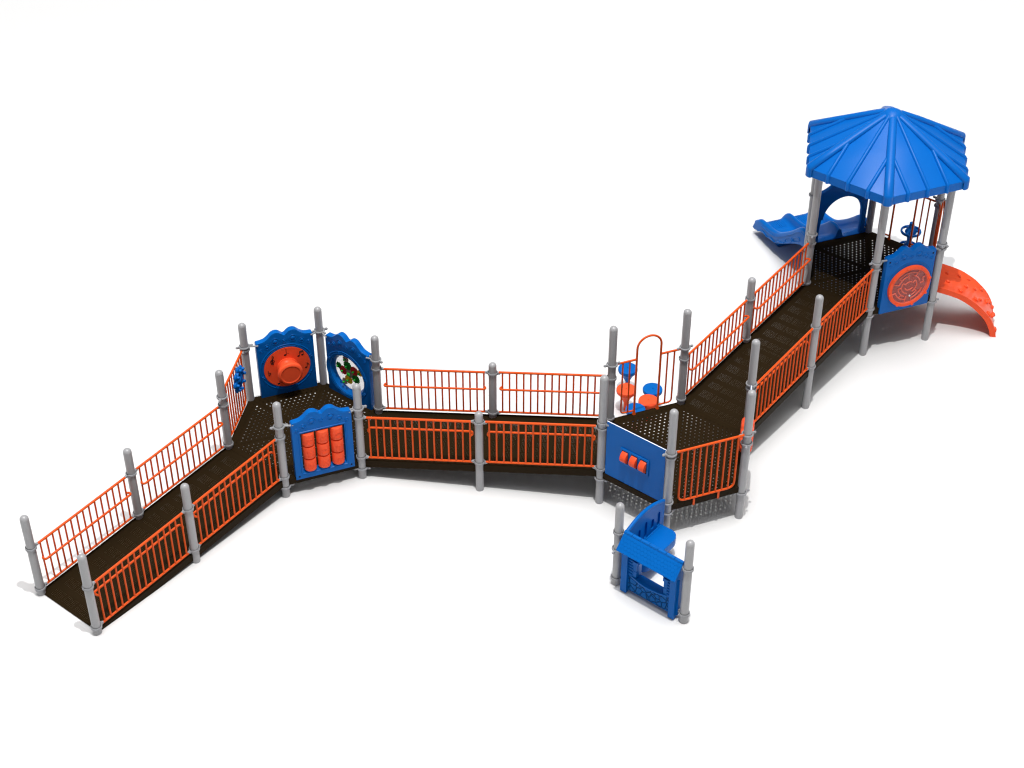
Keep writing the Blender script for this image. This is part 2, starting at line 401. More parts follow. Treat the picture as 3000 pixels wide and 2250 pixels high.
# ------------------------------------------------------------------ six-sided decks
def make_deck(label, a, b, opp, z, hatch=False):
    cx = (Vector(PL[a])+Vector(PL[opp]))/2; rz = ang(a, b)
    t = thing('platform_deck', label, 'deck', (cx.x, cx.y, z), rz, 'brown six-sided decks')
    V = [Vector((48.5*cos(radians(60*k)), 48.5*sin(radians(60*k)), 0)) for k in range(6)]
    for k in range(6):
        p, q = V[k], V[(k+1) % 6]; c = (p+q)/3; m = MB()
        vs = [m.bm.verts.new(c + (v-c)*.993) for v in (Vector((0, 0, 0)), p, q)]; m.bm.faces.new(vs); m.build('deck_panel', HEXM, t)
    m = MB()
    for k in range(6):
        p, q = V[k], V[(k+1) % 6]; d = (q-p).normalized(); n = Vector((d.y, -d.x, 0))
        o = [p + n*.35, q + n*.35, q, p]
        a_ = [m.bm.verts.new(v + Vector((0, 0, .1))) for v in o]; b_ = [m.bm.verts.new(v + Vector((0, 0, -4.1))) for v in o]
        m.bm.faces.new(a_); m.bm.faces.new(b_)
        for i in range(4): m.bm.faces.new((a_[i], a_[(i+1) % 4], b_[(i+1) % 4], b_[i]))
        u = [p*.9, q*.9, q*.995, p*.995]
        m.bm.faces.new([m.bm.verts.new(v + Vector((0, 0, -.5))) for v in u])
        m.bm.faces.new([m.bm.verts.new(v + Vector((0, 0, -4.0))) for v in [p*.95, q*.95, q*.995, p*.995]])
    m.build('skirt_frame', BROWN, t)
    m = MB()
    for k in range(3):
        p = V[k]; d = p.normalized(); n = Vector((-d.y, d.x, 0))
        for w, z0, z1 in ((1.1, -.3, -1.0),):
            c = [-p*.93 - n*w, p*.93 - n*w, p*.93 + n*w, -p*.93 + n*w]
            m.bm.faces.new([m.bm.verts.new(v + Vector((0, 0, z0 - k*.12))) for v in c])
    m.build('support_spider', BROWN, t)
    if hatch: MB().lathe([(0, .12), (2.7, .12), (2.8, .02)], 28, close=False).build('centre_cap', DARKH, t)
    return t
make_deck('low brown perforated deck among the horn, gear and cylinder game panels', 'B3', 'A3', 'A5', D1)
make_deck('middle brown perforated deck behind the blue roller panel', 'B6', 'A8', 'P', D2)
make_deck('highest brown perforated deck under the blue roof', 'T2', 'T1', 'T5', D3, True)

# ------------------------------------------------------------------ cloud-top activity panels
def cloud(x0=6.8, x1=43.2, zb=-1.0, dz=0.):
    c = (x0+x1)/2
    half = [(18.2, 41.0), (17.6, 42.2), (15.2, 42.4), (12.6, 43.0), (10.0, 44.8), (7.8, 46.9), (5.6, 47.7), (3.4, 47.3), (1.7, 46.0), (.55, 44.9)]
    pts = smooth_pts([(a, b, 0) for a, b in half], 3)
    right = [(c+p.x, p.y+dz) for p in pts]; left = [(c-p.x, p.y+dz) for p in reversed(pts)]
    return [(x0, zb+dz), (x1, zb+dz)] + right + left
def panel_base(m, o, dz, holes, face_out, bub=True, T_=1.9):
    m.poly(cloud(dz=dz), holes, -T_, T_); m.bevel(.75, 3, 50)
    if bub:
        for sgn in (1, -1):
            y = T_*sgn
            for x, z, r in ((9.6, 36.2, 1.1), (13.7, 38.4, 1.5), (19.0, 41.2, 2.0), (24.7, 40.4, 1.15), (30.4, 41.4, 2.0), (35.8, 38.6, 1.5), (40.2, 36.2, 1.1)):
                m.ball((x, y, z+dz), r*.72, 14, 8, (1, .45, 1)); m.ring(r*1.15, .22, (x, y, z+dz), 'y', 22, 6)
def brackets(t, dz, y=0, far=False):
    for x0, x1 in ((3.4, 8.2), (46.6, 41.8)):
        MB().tube([(x0, y*.3, 40.9+dz), (x1, y, 40.9+dz)], .55, 10).build('bracket', CLAMP, t)
def cxz(cx, cz, r, n=56): return circ(cx, cz, r, n)

# horn panel A4-A5 (play side is -y)
t, L = at_edge('horn_panel', 'blue cloud topped panel with an orange horn and black music notes', 'play panel', 'A4', 'A5', D1)
m = MB(); panel_base(m, 1, 0, [], -1); m.ring(17.0, .42, (25, -1.9, 20.4), 'y', 64, 8, sz=.7); m.ring(15.6, .35, (25, -1.9, 20.4), 'y', 64, 8, sz=.7)
for k in range(8):
    for da in (-.045, .045):
        a = k*pi/4 + .3 + da; m.tube([(25+15.6*cos(a), -2.1, 20.4+15.6*sin(a)), (25+17*cos(a), -2.1, 20.4+17*sin(a))], .3, 6)
m.build('panel_board', BLUE, t); brackets(t, 0, -2.2)
CX, CZ = 25.0, 20.4
MB().lathe([(0, -2.35), (14.9, -2.35), (14.9, -1.7)], 64, (CX, 0, CZ), 'y', close=False).build('sound_plate', ORANGE, t)
horn = [(6.9, -2.3), (6.9, -3.0), (6.3, -3.2), (6.0, -3.5), (5.3, -4.4), (5.0, -5.4), (5.2, -6.4), (6.4, -7.3), (7.6, -7.9), (8.1, -8.5), (8.15, -9.2), (7.95, -9.3), (7.95, -9.9), (7.7, -10.6), (7.1, -11.1), (6.4, -11.3), (6.0, -11.2), (5.7, -11.0), (0, -11.1)]
MB().lathe(horn, 48, (CX, 0, CZ), 'y', close=False).build('horn', ORANGE, t, 30)
def note(kind, cx, cz, s=1.):
    m = MB(); y = -2.42
    def head(x, z): m.ball((cx+x*s, y, cz+z*s), .75*s, 12, 6, (1.15, .12, .8))
    def bar(x0, z0, x1, z1, w=.16): m.tube([(cx+x0*s, y, cz+z0*s), (cx+x1*s, y, cz+z1*s)], w*s, 6)
    if kind == 'quarter': head(0, -1.6); bar(.75, -1.5, .75, 2.6); m.ball((cx+1.7*s, y, cz-.9*s), .3*s, 8, 4, (1, .2, 1))
    if kind == 'eighth': head(0, -1.6); bar(.75, -1.5, .75, 2.2); m.tube([(cx+.75*s, y, cz+2.1*s), (cx+1.3*s, y, cz+1.2*s), (cx+2.1*s, y, cz+.7*s), (cx+2.0*s, y, cz-.3*s)], .2*s, 6)
    if kind == 'beam':
        head(-1.2, -1.6); head(1.4, -1.2); bar(-.45, -1.5, -.45, 1.8); bar(2.15, -1.1, 2.15, 2.2); bar(-.45, 1.8, 2.15, 2.2, .26); bar(-.45, 1.0, 2.15, 1.4, .2)
    if kind == 'flat': bar(-.5, -2, -.5, 2.3); m.tube([(cx+(x)*s, y, cz+z*s) for x, z in ((-.5, -1.9), (.9, -.9), (1.1, .1), (.5, .5), (-.5, -.1))], .22*s, 6)
    if kind == 'treble':
        pts = [(.1, -2.6), (-.8, -2.5), (-.5, -1.9), (.35, -2.0), (.4, -2.9), (-.1, 2.2), (.45, 3.1), (.85, 2.2), (.1, .9), (-1.1, -.1), (-1.2, -1.1), (-.2, -1.7), (1.0, -1.2), (1.1, -.2), (.2, .2), (-.6, -.4), (-.1, -.9)]
        m.tube([(p.x, p.y, p.z) for p in smooth_pts([(cx+x*s, y, cz+z*s) for x, z in pts], 3)], .19*s, 6)
        m.ball((cx-.6*s, y, cz-2.4*s), .42*s, 8, 4, (1, .2, 1))
    return m.build('music_note', BLACKB, t)
note('treble', 16.0, 27.6, 1.05); note('quarter', 24.4, 31.6, 1.1); note('beam', 33.9, 28.4, .95); note('eighth', 37.0, 18.4, .95); note('flat', 13.2, 18.2, .9); note('beam', 19.8, 10.4, 1.0)

# gear panel A5-A6
t, L = at_edge('gear_panel', 'blue cloud topped panel with a round clear window full of coloured gears', 'play panel', 'A5', 'A6', D1)
m = MB(); panel_base(m, 1, 0, [cxz(23.6, 18.0, 14.6)], -1); m.ring(17.2, .42, (23.6, -1.9, 18.0), 'y', 64, 8, sz=.7); m.ring(15.8, .4, (23.6, -1.9, 18.0), 'y', 64, 8, sz=.7)
for k in range(8):
    for da in (-.045, .045):
        a = k*pi/4 + .3 + da; m.tube([(23.6+15.8*cos(a), -2.1, 18.0+15.8*sin(a)), (23.6+17.2*cos(a), -2.1, 18.0+17.2*sin(a))], .3, 6)
# conical wall inside the opening, down to the window rim
m.lathe([(14.8, -1.6), (14.4, -1.2), (12.8, 1.0), (12.8, 1.6), (14.8, 1.6)], 64, (23.6, 0, 18.0), 'y', close=False)
m.build('panel_board', BLUE, t); brackets(t, 0, -2.2)
MB().lathe([(0, 1.3), (12.85, 1.3)], 64, (23.6, 0, 18.0), 'y', close=False).build('window', WINDOW, t)
def gear(cx, cz, r, teeth, mat, knob=.75):
    r *= .93
    pts = []
    for k in range(teeth*4):
        a = 2*pi*k/(teeth*4); rr = r if k % 4 in (0, 1) else r*.84
        pts.append((cx+rr*cos(a), cz+rr*sin(a)))
    m = MB(); m.poly(pts, [], .3, .9); gobj = m.build('gear', mat, t)
    k_ = MB(); k_.lathe([(.25, .5), (.25, -.3), (knob*.8, -.4), (knob, -.8), (knob*.8, -1.3), (0, -1.4)], 16, (cx, 0, cz), 'y', close=False); k_.build('knob', KN, gobj)
for cx, cz, r, n, mt, kb in ((21.0, 28.3, 2.5, 9, GB, .75), (22.2, 23.6, 3.6, 14, GG, .75), (14.6, 20.6, 2.5, 9, GG, .75), (18.2, 18.4, 3.5, 14, GR, .75), (28.0, 22.0, 3.6, 14, GR, .75),
                          (32.8, 22.8, 2.5, 10, GY, .75), (23.9, 18.3, 3.5, 14, GB, 1.45), (22.6, 13.0, 3.5, 14, GY, .75), (19.0, 10.1, 2.5, 9, GB, .75), (28.8, 16.2, 3.6, 14, GG, .75)): gear(cx, cz, r, n, mt, kb)

# cylinder game panel B3-B4 (outward is -y)
t, L = at_edge('cylinder_game_panel', 'blue cloud topped panel with nine orange turning cylinders marked with letters', 'play panel', 'B3', 'B4', D1)
m = MB(); panel_base(m, -1, 0, [[(11.6, 3.6), (38.4, 3.6), (38.4, 33.2), (11.6, 33.2)]], -1)
m.tube(fillet([(10.6, -1.9, 20), (10.6, -1.9, 2.6), (39.4, -1.9, 2.6), (39.4, -1.9, 34.2), (10.6, -1.9, 34.2), (10.6, -1.9, 20)], .8, 3), .4, 6)
m.build('panel_board', BLUE, t); brackets(t, 0, -1.6)
for x in (8.9, 41.1): MB().lathe([(0, -2.05), (.55, -2.05), (.55, -1.8)], 12, (x, 0, 1.2), 'y', close=False).build('bolt', DARKH, t)
for i, x in enumerate((16.3, 25.0, 33.7)):
    MB().tube([(x, 0, 3.2), (x, 0, 33.6)], .8, 10).build('axle', ORANGE, t)
    for j, z in enumerate((28.4, 18.9, 9.4)):
        m = MB(); R_, h = 3.75, 4.35
        m.lathe([(.9, -h), (R_-.5, -h), (R_-.12, -h+.15), (R_, -h+.5), (R_, h-.5), (R_-.12, h-.15), (R_-.5, h), (.9, h)], 32, (x, -.6, z), close=False)
        y = -.6
        def on(u, v): a = u/R_; return (x + (R_+.04)*sin(a), y-(R_+.04)*cos(a), z-.6+v)
        if (i+j) % 2 == 0:
            m.tube([on(1.9*cos(2*pi*k/24), 1.9*sin(2*pi*k/24)) for k in range(24)], .17, 6, closed=True)
            m.tube([on(1.1*cos(2*pi*k/20), 1.1*sin(2*pi*k/20)) for k in range(20)], .14, 6, closed=True)
        else:
            w = [(0, .7), (1.2, 2), (1.9, 1.6), (.8, 0), (1.9, -1.6), (1.2, -2), (0, -.7), (-1.2, -2), (-1.9, -1.6), (-.8, 0), (-1.9, 1.6), (-1.2, 2)]
            m.tube([on(*q) for q in w], .17, 6, closed=True)
        m.build('turning_cylinder', ORANGE, t)

# maze panel T2-T3 (outward is -y)
t, L = at_edge('maze_panel', 'blue cloud topped panel with a round orange maze under clear cover', 'play panel', 'T2', 'T3', D3)
m = MB(); panel_base(m, -1, -3., [], -1); MX, MZ = 25.9, 14.6
m.ring(17.3, .35, (25.2, -1.9, 16), 'y', 64, 8, sz=.6); m.build('panel_board', BLUE, t); brackets(t, -3., -1.2)
for x in (9.0, 41.0): MB().lathe([(0, -2.05), (.6, -2.05), (.6, -1.8)], 12, (x, 0, 36.2), 'y', close=False).build('bolt', DARKH, t)
m = MB(); m.lathe([(13.0, -1.8), (13.0, -3.6), (13.3, -3.9), (15.0, -3.9), (15.5, -3.5), (15.6, -1.8)], 64, (MX, 0, MZ), 'y', close=False)
for k in range(8):
    a = 2*pi*k/8 + .25; m.lathe([(1.0, -3.7), (.9, -4.4), (0, -4.6)], 12, (MX+14.9*cos(a), 0, MZ+14.9*sin(a)), 'y', close=False)
m.build('maze_ring', ORANGE, t)
m = MB(); m.lathe([(0, -2.2), (13.1, -2.2)], 64, (MX, 0, MZ), 'y', close=False); m.build('maze_floor', plastic('maze_floor_orange', (.42, .05, .03), .5), t)
m = MB()
def warc(r, a0, a1):
    n = max(3, int(abs(a1-a0)/8)); m.tube([(MX+r*cos(radians(a0+(a1-a0)*k/n)), -2.8, MZ+r*sin(radians(a0+(a1-a0)*k/n))) for k in range(n+1)], .42, 6)
def wrad(a, r0, r1): m.tube([(MX+r0*cos(radians(a)), -2.8, MZ+r0*sin(radians(a))), (MX+r1*cos(radians(a)), -2.8, MZ+r1*sin(radians(a)))], .42, 6)
for q in ((10.4, 60, 140), (10.4, 200, 262), (8.0, 100, 165), (8.0, 20, 70), (8.0, 185, 250), (5.6, -60, 40), (5.6, 150, 260), (3.2, 60, 150), (3.2, 200, 330), (10.4, 285, 340), (10.4, 5, 25), (8.0, 290, 320)): warc(*q)
for q in ((100, 5.6, 10.4), (140, 8, 10.4), (60, 8, 12.8), (165, 8, 12.8), (262, 8, 12.8), (200, 10.4, 12.8), (230, 8, 10.4), (40, 3.2, 5.6), (150, 3.2, 5.6), (285, 10.4, 12.8), (25, 10.4, 12.8), (320, 5.6, 8), (5, 8, 10.4), (185, 5.6, 8)): wrad(*q)
m.build('maze_walls', ORANGE, t)
MB().ball((27.5, -2.9, 6.6), .62, 14, 10).build('ball', STEEL, t)
MB().lathe([(0, -3.7), (13.1, -3.7)], 64, (MX, 0, MZ), 'y', close=False).build('cover', ACRYL, t)

# flat roller panel B6-R
def flat_board(m, x0, x1, z0, z1, holes=()): m.poly([(x0, z0), (x1, z0), (x1, z1), (x0, z1)], holes, -.34, .34)
def flat_panel(name, label, a, b, z, zs=(0.2, 39.6), xs=(3.5, 44.9), holes=()):
    t, L = at_edge(name, label, 'play panel', a, b, z)
    m = MB(); m.poly([(xs[0], zs[0]), (xs[1], zs[0]), (xs[1], zs[1]), (xs[0], zs[1])], holes, -.26, .26); m.build('white_core', WHITE, t)
    e = .03
    for y0, y1 in ((-.42, -.265), (.265, .42)):
        m = MB(); m.poly([(xs[0]+e, zs[0]+e), (xs[1]-e, zs[0]+e), (xs[1]-e, zs[1]-e), (xs[0]+e, zs[1]-e)], holes, y0, y1); m.build('board_face', BLUE, t)
    return t
t = flat_panel('roller_panel', 'flat blue panel with a white top edge and three orange rollers', 'B6', 'R', D2)
m = MB(); m.poly([(14.2, 14.6), (34.2, 14.6), (34.2, 26.2), (14.2, 26.2)], [], -1.1, -.43); m.bevel(.12, 2); m.build('roller_plate', BLUE, t)
for x in (17.6, 24.1, 30.6):
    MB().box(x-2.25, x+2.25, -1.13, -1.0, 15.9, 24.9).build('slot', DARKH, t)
    m = MB(); R_ = 5.0; c = 1.6
    pts = [(-c-.05+ -(R_*cos(radians(a))-(R_-2.9)) + c, 20.4+R_*sin(radians(a))*.86) for a in range(-66, 67, 11)]
    prof = [(y-1.1, z) for y, z in pts]
    fr = [Vector((x-2.0, y, z)) for y, z in prof] + [Vector((x-2.0, -.5, prof[-1][1])), Vector((x-2.0, -.5, prof[0][1]))]
    a_ = [m.bm.verts.new(v) for v in fr]; b_ = [m.bm.verts.new(v + Vector((4.0, 0, 0))) for v in fr]
    m.bm.faces.new(a_); m.bm.faces.new(b_)
    for i in range(len(fr)): m.bm.faces.new((a_[i], a_[(i+1) % len(fr)], b_[(i+1) % len(fr)], b_[i]))
    m.bevel(.25, 2, 50); m.build('roller', ORANGE, t)
# drum panel P-Q
t = flat_panel('drum_panel', 'flat blue panel seen edge on with an orange ridged drum through it', 'P', 'Q', D2, holes=[circ(24.2, 18.6, 9.2, 40)])
m = MB(); wob = lambda a, h: 1 + .065*sin(12*a + h*.55)
m.lathe([(0, -3.9), (7.5, -3.9), (9.0, -3.4), (9.9, -2.4), (10.1, -1), (10.1, 1), (9.9, 2.4), (9.0, 3.4), (7.5, 3.9), (0, 3.9)], 88, (24.2, 0, 18.6), 'y', close=False, wob=wob)
m.build('ridged_drum', ORANGE, t, 60)
# window panel T1-T0
t = flat_panel('window_panel', 'thin blue panel seen edge on between the two roof posts near the slide', 'T1', 'T0', D3, zs=(.2, 40.5), holes=[circ(24.2, 22, 11.5, 40)])
m = MB(); m.ring(11.9, .8, (24.2, 0, 22), 'y', 48, 8); m.build('window_ring', BLUE, t)
m = MB(); m.ball((24.2, 0, 22), 11.3, 28, 14, (1, .28, 1)); m.build('bubble_window', ACRYL, t)

# ------------------------------------------------------------------ picket barriers
def picket_barrier(name, label, a, b, z, sgn, zt=39.6, tabs=True):
    t, L = at_edge(name, label, 'barrier', a, b, z, 'orange picket barriers on the decks'); y = sgn*1.0
    MB().tube([(3.3, y, zt), (45.2, y, zt)], .75, 12).build('top_rail', RAIL, t)
    MB().tube(fillet([(6.2, y, zt), (6.2, y, 1.7), (41.9, y, 1.7), (41.9, y, zt)], 4.6, 8), .66, 10, caps=False).build('side_frame', RAIL, t)
    for k in range(1, 9):
        x = 6.2 + k*35.7/9; MB().tube([(x, y, 1.7), (x, y, zt)], .56, 8, caps=False).build('picket', RAIL, t)
    for x in (16.3, 32.0): MB().box(x-.65, x+.65, y-.15+sgn*.4, y+.15+sgn*.4, -3.9, 1.6).build('mounting_tab', RAIL, t)
    return t
picket_barrier('picket_barrier', 'orange picket barrier at the front of the middle deck above the ground shadow', 'R', 'Q', D2, -1)
tb = picket_barrier('picket_barrier', 'orange picket barrier carrying the blue flower wheel', 'A3', 'A4', D1, 1)
# flower wheel
t, L = at_edge('flower_wheel', 'blue flower shaped turning wheel mounted on the orange picket barrier', 'play wheel', 'A3', 'A4', D1)
FX, FZ, FY = 28.0, 31.2, -1.2
m = MB(); m.ring(5.6, 1.0, (FX, FY, FZ), 'y', 48, 8, sz=1.3); m.lathe([(0, .3), (5.8, .3), (5.8, -.5), (0, -.5)], 40, (FX, FY, FZ), 'y', close=False)
for k in range(8):
    a = 2*pi*k/8
    m.ball((FX+6.7*cos(a), FY, FZ+6.7*sin(a)), 2.15, 14, 8, (1, .62, 1))
    m.tube([(FX, FY-.2, FZ), (FX+5.6*cos(a), FY-.2, FZ+5.6*sin(a))], .75, 8)
m.lathe([(2.6, .8), (2.6, -1.2), (1.9, -2.0), (0, -2.1)], 24, (FX, FY, FZ), 'y', close=False); m.build('flower_disc', BLUE, t)
for k in range(8):
    a = 2*pi*k/8; MB().lathe([(1.0, 0), (1.0, -1.3), (.7, -1.7), (0, -1.75)], 14, (FX+6.7*cos(a), FY-1.0, FZ+6.7*sin(a)), 'y', close=False).build('petal_knob', BLUE, t)
MB().tube([(FX, FY, FZ), (FX, .9, FZ)], .9, 12).build('axle', BLUE, t)
def arch_barrier(name, label, a, b, z, tall=57.6):
    t, L = at_edge(name, label, 'barrier', a, b, z, 'orange arched entry barriers'); zt = 42.0
    up = [(16.2, 0, -.1), (16.2, 0, tall-7.9)] + [(24.1-7.9*cos(radians(q)), 0, tall-7.9+7.9*sin(radians(q))) for q in range(10, 180, 10)] + [(32.0, 0, tall-7.9), (32.0, 0, -.1)]
    MB().tube(up, .68, 12).build('arch', RAIL, t)
    for s, xs, xp in ((1, 7.2, 11.8), (-1, 41.2, 36.7)):
        xe = 16.2 if s == 1 else 32.0; xt = 3.2 if s == 1 else 45.2
        MB().tube([(xt, 0, zt), (xe, 0, zt)], .68, 10).build('top_rail', RAIL, t)
        MB().tube(fillet([(xs, 0, zt), (xs, 0, 2.8), (xe, 0, 2.8)], 2.6, 6), .55, 10, caps=False).build('side_frame', RAIL, t)
        MB().tube([(xp, 0, 2.8), (xp, 0, zt)], .56, 8, caps=False).build('picket', RAIL, t)
    for x in (16.2, 32.0):
        m = MB(); m.tube([(x, 0, 3.2), (x, 0, 1.5), (x, 0, -.1)], [.68, .95, 1.25], 10); m.build('foot', RAIL, t)
    return t
arch_barrier('arched_barrier', 'orange arched barrier opening from the middle deck to the stepping pods', 'A8', 'A9', D2)
arch_barrier('arched_barrier', 'orange arched barrier at the back of the roofed deck by the blue disc climber', 'T5', 'T4', D3)
arch_barrier('arched_barrier', 'orange arched barrier seen edge on at the head of the rock climber', 'T3', 'T4', D3, 56.5)
# ------------------------------------------------------------------ stepping pods, frame A8-A9 (+y away from the deck)
def frame_pt(a, b, s, n):
    A, rz, L = edge(a, b); return (A.x + s*cos(rz) - n*sin(rz), A.y + s*sin(rz) + n*cos(rz)), rz
def make_pod(label, mat, stem, xy, h):
    t = thing('stepping_pod', label, 'stepping pod', (*xy, 0), 0, 'round stepping pods beside the middle deck')
    m = MB(); m.lathe([(1.2, h-11), (1.5, h-10.4), (3.4, h-6.2), (5.4, h-3.2), (6.15, h-2.5), (6.3, h-1.9), (6.3, h-.6), (6.1, h-.15), (5.6, h), (.55, h), (.5, h-.35), (0, h-.4)], 40, close=False)
    for i in range(46):
        a, r = random.random()*2*pi, sqrt(random.random())*5.3
        if r > 1: m.ball((r*cos(a), r*sin(a), h), .2, 6, 4, (1.6, .7, .45))
    m.build('pod_top', mat, t)
    MB().lathe([(1.18, -1), (1.18, h-10.6)], 20, close=False).build('stem', stem, t)
    return t
for (nm, mat, s, n_, h) in (('blue stepping pod farthest from the deck', BLUE, 35.1, 50.8, 18.6), ('orange stepping pod below the farthest blue one', ORANGE, 26.3, 33.3, 16.8),
                       ('blue stepping pod alone on the side of the upper ramp', BLUE, 42.3, 28.2, 16.4), ('orange stepping pod between two blue ones close to the deck', ORANGE, 35.0, 18.6, 16.2),
                       ('blue stepping pod partly hidden by the deck edge', BLUE, 23.8, 13.6, 16.2)):
    xy, rz = frame_pt('A8', 'A9', s, n_); make_pod(nm, mat, ORANGE if mat is ORANGE else RAIL, xy, h)

# ------------------------------------------------------------------ roof
c = (Vector(PL['T0'])+Vector(PL['T3']))/2; rz = ang('T2', 'T1')
t = thing('hexagonal_roof', 'blue ribbed six-sided pyramid roof on six tall posts', 'roof', (c.x, c.y, 121), rz)
ER, ZE, ZA = 56.8, 6.0, 36.6
V = [Vector((cos(radians(60*k)), sin(radians(60*k)), 0)) for k in range(6)]
m = MB()
def ringv(r, z): return [m.bm.verts.new(v*r + Vector((0, 0, z))) for v in V]
rr = [ringv(ER-.6, 0), ringv(ER, 0), ringv(ER, ZE-.3), ringv(ER-.3, ZE)]
for q in (.5,): rr.append(ringv(ER*q, ZE + (ZA-ZE)*(1-q)))
rr.append(ringv(4.5, ZA-2.0)); top = m.bm.verts.new((0, 0, ZA-.3))
for A, B in zip(rr, rr[1:]):
    for k in range(6): m.bm.faces.new((A[k], A[(k+1) % 6], B[(k+1) % 6], B[k]))
for k in range(6): m.bm.faces.new((rr[-1][k], rr[-1][(k+1) % 6], top))
und = ringv(ER-.9, 3.0); u2 = m.bm.verts.new((0, 0, ZA-3.5))
for k in range(6):
    m.bm.faces.new((rr[0][k], rr[0][(k+1) % 6], und[(k+1) % 6], und[k])); m.bm.faces.new((und[k], und[(k+1) % 6], u2))
m.build('roof_shell', ROOFB, t)
zr = lambda q: ZE + (ZA-ZE)*(1-q)
for k in range(6):
    v = V[k]; m = MB(); n = Vector((-v.y, v.x, 0))
    def prof_at(p, w, h, upv):   # half-round section
        return [m.bm.verts.new(p + n*w*cos(-.7+(pi+1.4)*i/10)*(1.12 if i in (0, 10) else 1) + upv*h*sin(-.7+(pi+1.4)*i/10)) for i in range(11)]
    upv = Vector((v.x*(ZA-ZE), v.y*(ZA-ZE), ER)).normalized()
    secs = [prof_at(v*r + Vector((0, 0, ZE+(ZA-ZE)*(1-r/ER)-.25)), w, h, upv) for r, w, h in ((3.0, 1.5, .5), (7, 2.4, 1.6), (20, 2.8, 2.2), (40, 3.0, 2.3), (ER-.4, 3.1, 2.4))]
    secs.append([m.bm.verts.new(v*(ER-.6) + n*2.9*cos(pi*i/10) + v*1.9*sin(pi*i/10) + Vector((0, 0, ZE-.4))) for i in range(11)])
    secs.append([m.bm.verts.new(v*(ER-.6) + n*2.9*cos(pi*i/10) + v*1.9*sin(pi*i/10) + Vector((0, 0, .2))) for i in range(11)])
    secs.append([m.bm.verts.new(v*(ER-.9) + n*2.6*cos(pi*i/10) + v*1.7*sin(pi*i/10) + Vector((0, 0, .0))) for i in range(11)])
    for A, B in zip(secs, secs[1:]):
        for i in range(10): m.bm.faces.new((A[i], A[i+1], B[i+1], B[i]))
    m.bm.faces.new(secs[-1]); m.build('hip_rib', ROOFB, t, 50)
    # ribs running down each face
    p, q = V[k]*ER, V[(k+1) % 6]*ER; e = (q-p).normalized(); out = Vector((e.y, -e.x, 0)); ap = ER*cos(pi/6)
    for f in (.25, .5, .75):
        base = p + (q-p)*f; off = (f-.5)*ER
        # distance from eave to the hip along the fall line
        reach = ap*(1 - abs(off)/(ER/2)) if f != .5 else ap*.955
        m = MB(); sl = (ZA-ZE)/ap; un = (out*sl + Vector((0, 0, 1))).normalized()
        rows = []
        for d in (reach, reach*.5, .3):
            pt = base - out*d + Vector((0, 0, ZE + sl*d - .1))
            rows.append([m.bm.verts.new(pt + e*1.35*cos(pi*i/8) + un*1.45*sin(pi*i/8)) for i in range(9)])
        rows.append([m.bm.verts.new(base - out*.3 + e*1.4*cos(pi*i/8) + out*1.9*sin(pi*i/8) + Vector((0, 0, ZE-.5))) for i in range(9)])
        rows.append([m.bm.verts.new(base - out*.3 + e*1.4*cos(pi*i/8) + out*1.9*sin(pi*i/8) + Vector((0, 0, .4))) for i in range(9)])
        for A, B in zip(rows, rows[1:]):
            for i in range(8): m.bm.faces.new((A[i], A[i+1], B[i+1], B[i]))
        m.bm.faces.new(rows[-1]); m.build('seam_rib', ROOFB, t, 50)
m = MB(); m.lathe([(7.5, ZA-4.2), (5.4, ZA-1.6), (3.4, ZA-.5), (1.6, ZA-.1), (0, ZA)], 24, close=False); m.build('peak_cap', ROOFB, t)

# ------------------------------------------------------------------ double slide, frame T0-T5 (+y away)
t, L = at_edge('double_slide', 'blue double lane wave slide descending behind the roofed deck', 'slide', 'T0', 'T5', 0)
LIP = [(0, 43), (5, 44.2), (12, 42.6), (18, 37.6), (26, 31), (34.5, 25), (40, 21.6), (46, 19.4), (54, 17.9), (62, 17.4), (67, 16.4), (71, 13.8), (74, 10), (75.2, 7.2)]
FLO = [(0, 36), (6, 34.6), (14, 29), (24, 22), (34, 15.8), (42, 12.6), (50, 11.2), (60, 10.7), (68, 10.5), (72, 9.2), (75.2, 6.6)]
BOT = [(0, 31), (8, 30.6), (20, 24.6), (30, 18.4), (40, 12.6), (50, 9.8), (60, 8.8), (68, 6.8), (72, 5.0), (75.2, 5.2)]
sm_tab = lambda tab: [(p.x, p.y) for p in smooth_pts([(a, b, 0) for a, b in tab], 5)]
LIP, FLO, BOT = sm_tab(LIP), sm_tab(FLO), sm_tab(BOT)
def section(y):
    l, f, b = interp(LIP, y), interp(FLO, y), interp(BOT, y); h = max(l-f, .4)
    s = [(-.3, b), (-.6, f*.4+b*.6), (-.6, l-2.0), (-.2, l-.7), (.9, l), (2.3, l-.1), (3.3, l-1.1), (3.9, l-h*.45), (4.8, f+min(2.2, h*.3)), (6.6, f+min(.7, h*.1)), (9.5, f)]
    lane = [(14.5, f-.15)]
    s += lane + [(19.0, f), (21.0, f+min(.9, h*.12)), (22.2, f+min(2.6, h*.35)), (22.8, l-min(1.6, h*.3)), (23.5, l-.25), (24.2, l), (24.9, l-.25), (25.6, l-min(1.6, h*.3)), (26.2, f+min(2.6, h*.35)), (27.4, f+min(.9, h*.12)), (29.4, f), (33.9, f-.15)]
    tail = [(48.4-a, z) for a, z in reversed(s[:11])]
    return s + tail
m = MB(); ys = [k*.94 for k in range(81)]; rows = []
for y in ys:
    S = section(y); b = interp(BOT, y)
    rows.append([m.bm.verts.new((s, y, z)) for s, z in S] + [m.bm.verts.new((44, y, b)), m.bm.verts.new((24.2, y, b-.3)), m.bm.verts.new((4, y, b))])
for A, B in zip(rows, rows[1:]):
    n = len(A)
    for i in range(n): m.bm.faces.new((A[i], A[(i+1) % n], B[(i+1) % n], B[i]))
m.bm.faces.new(rows[0]); m.bm.faces.new(rows[-1])
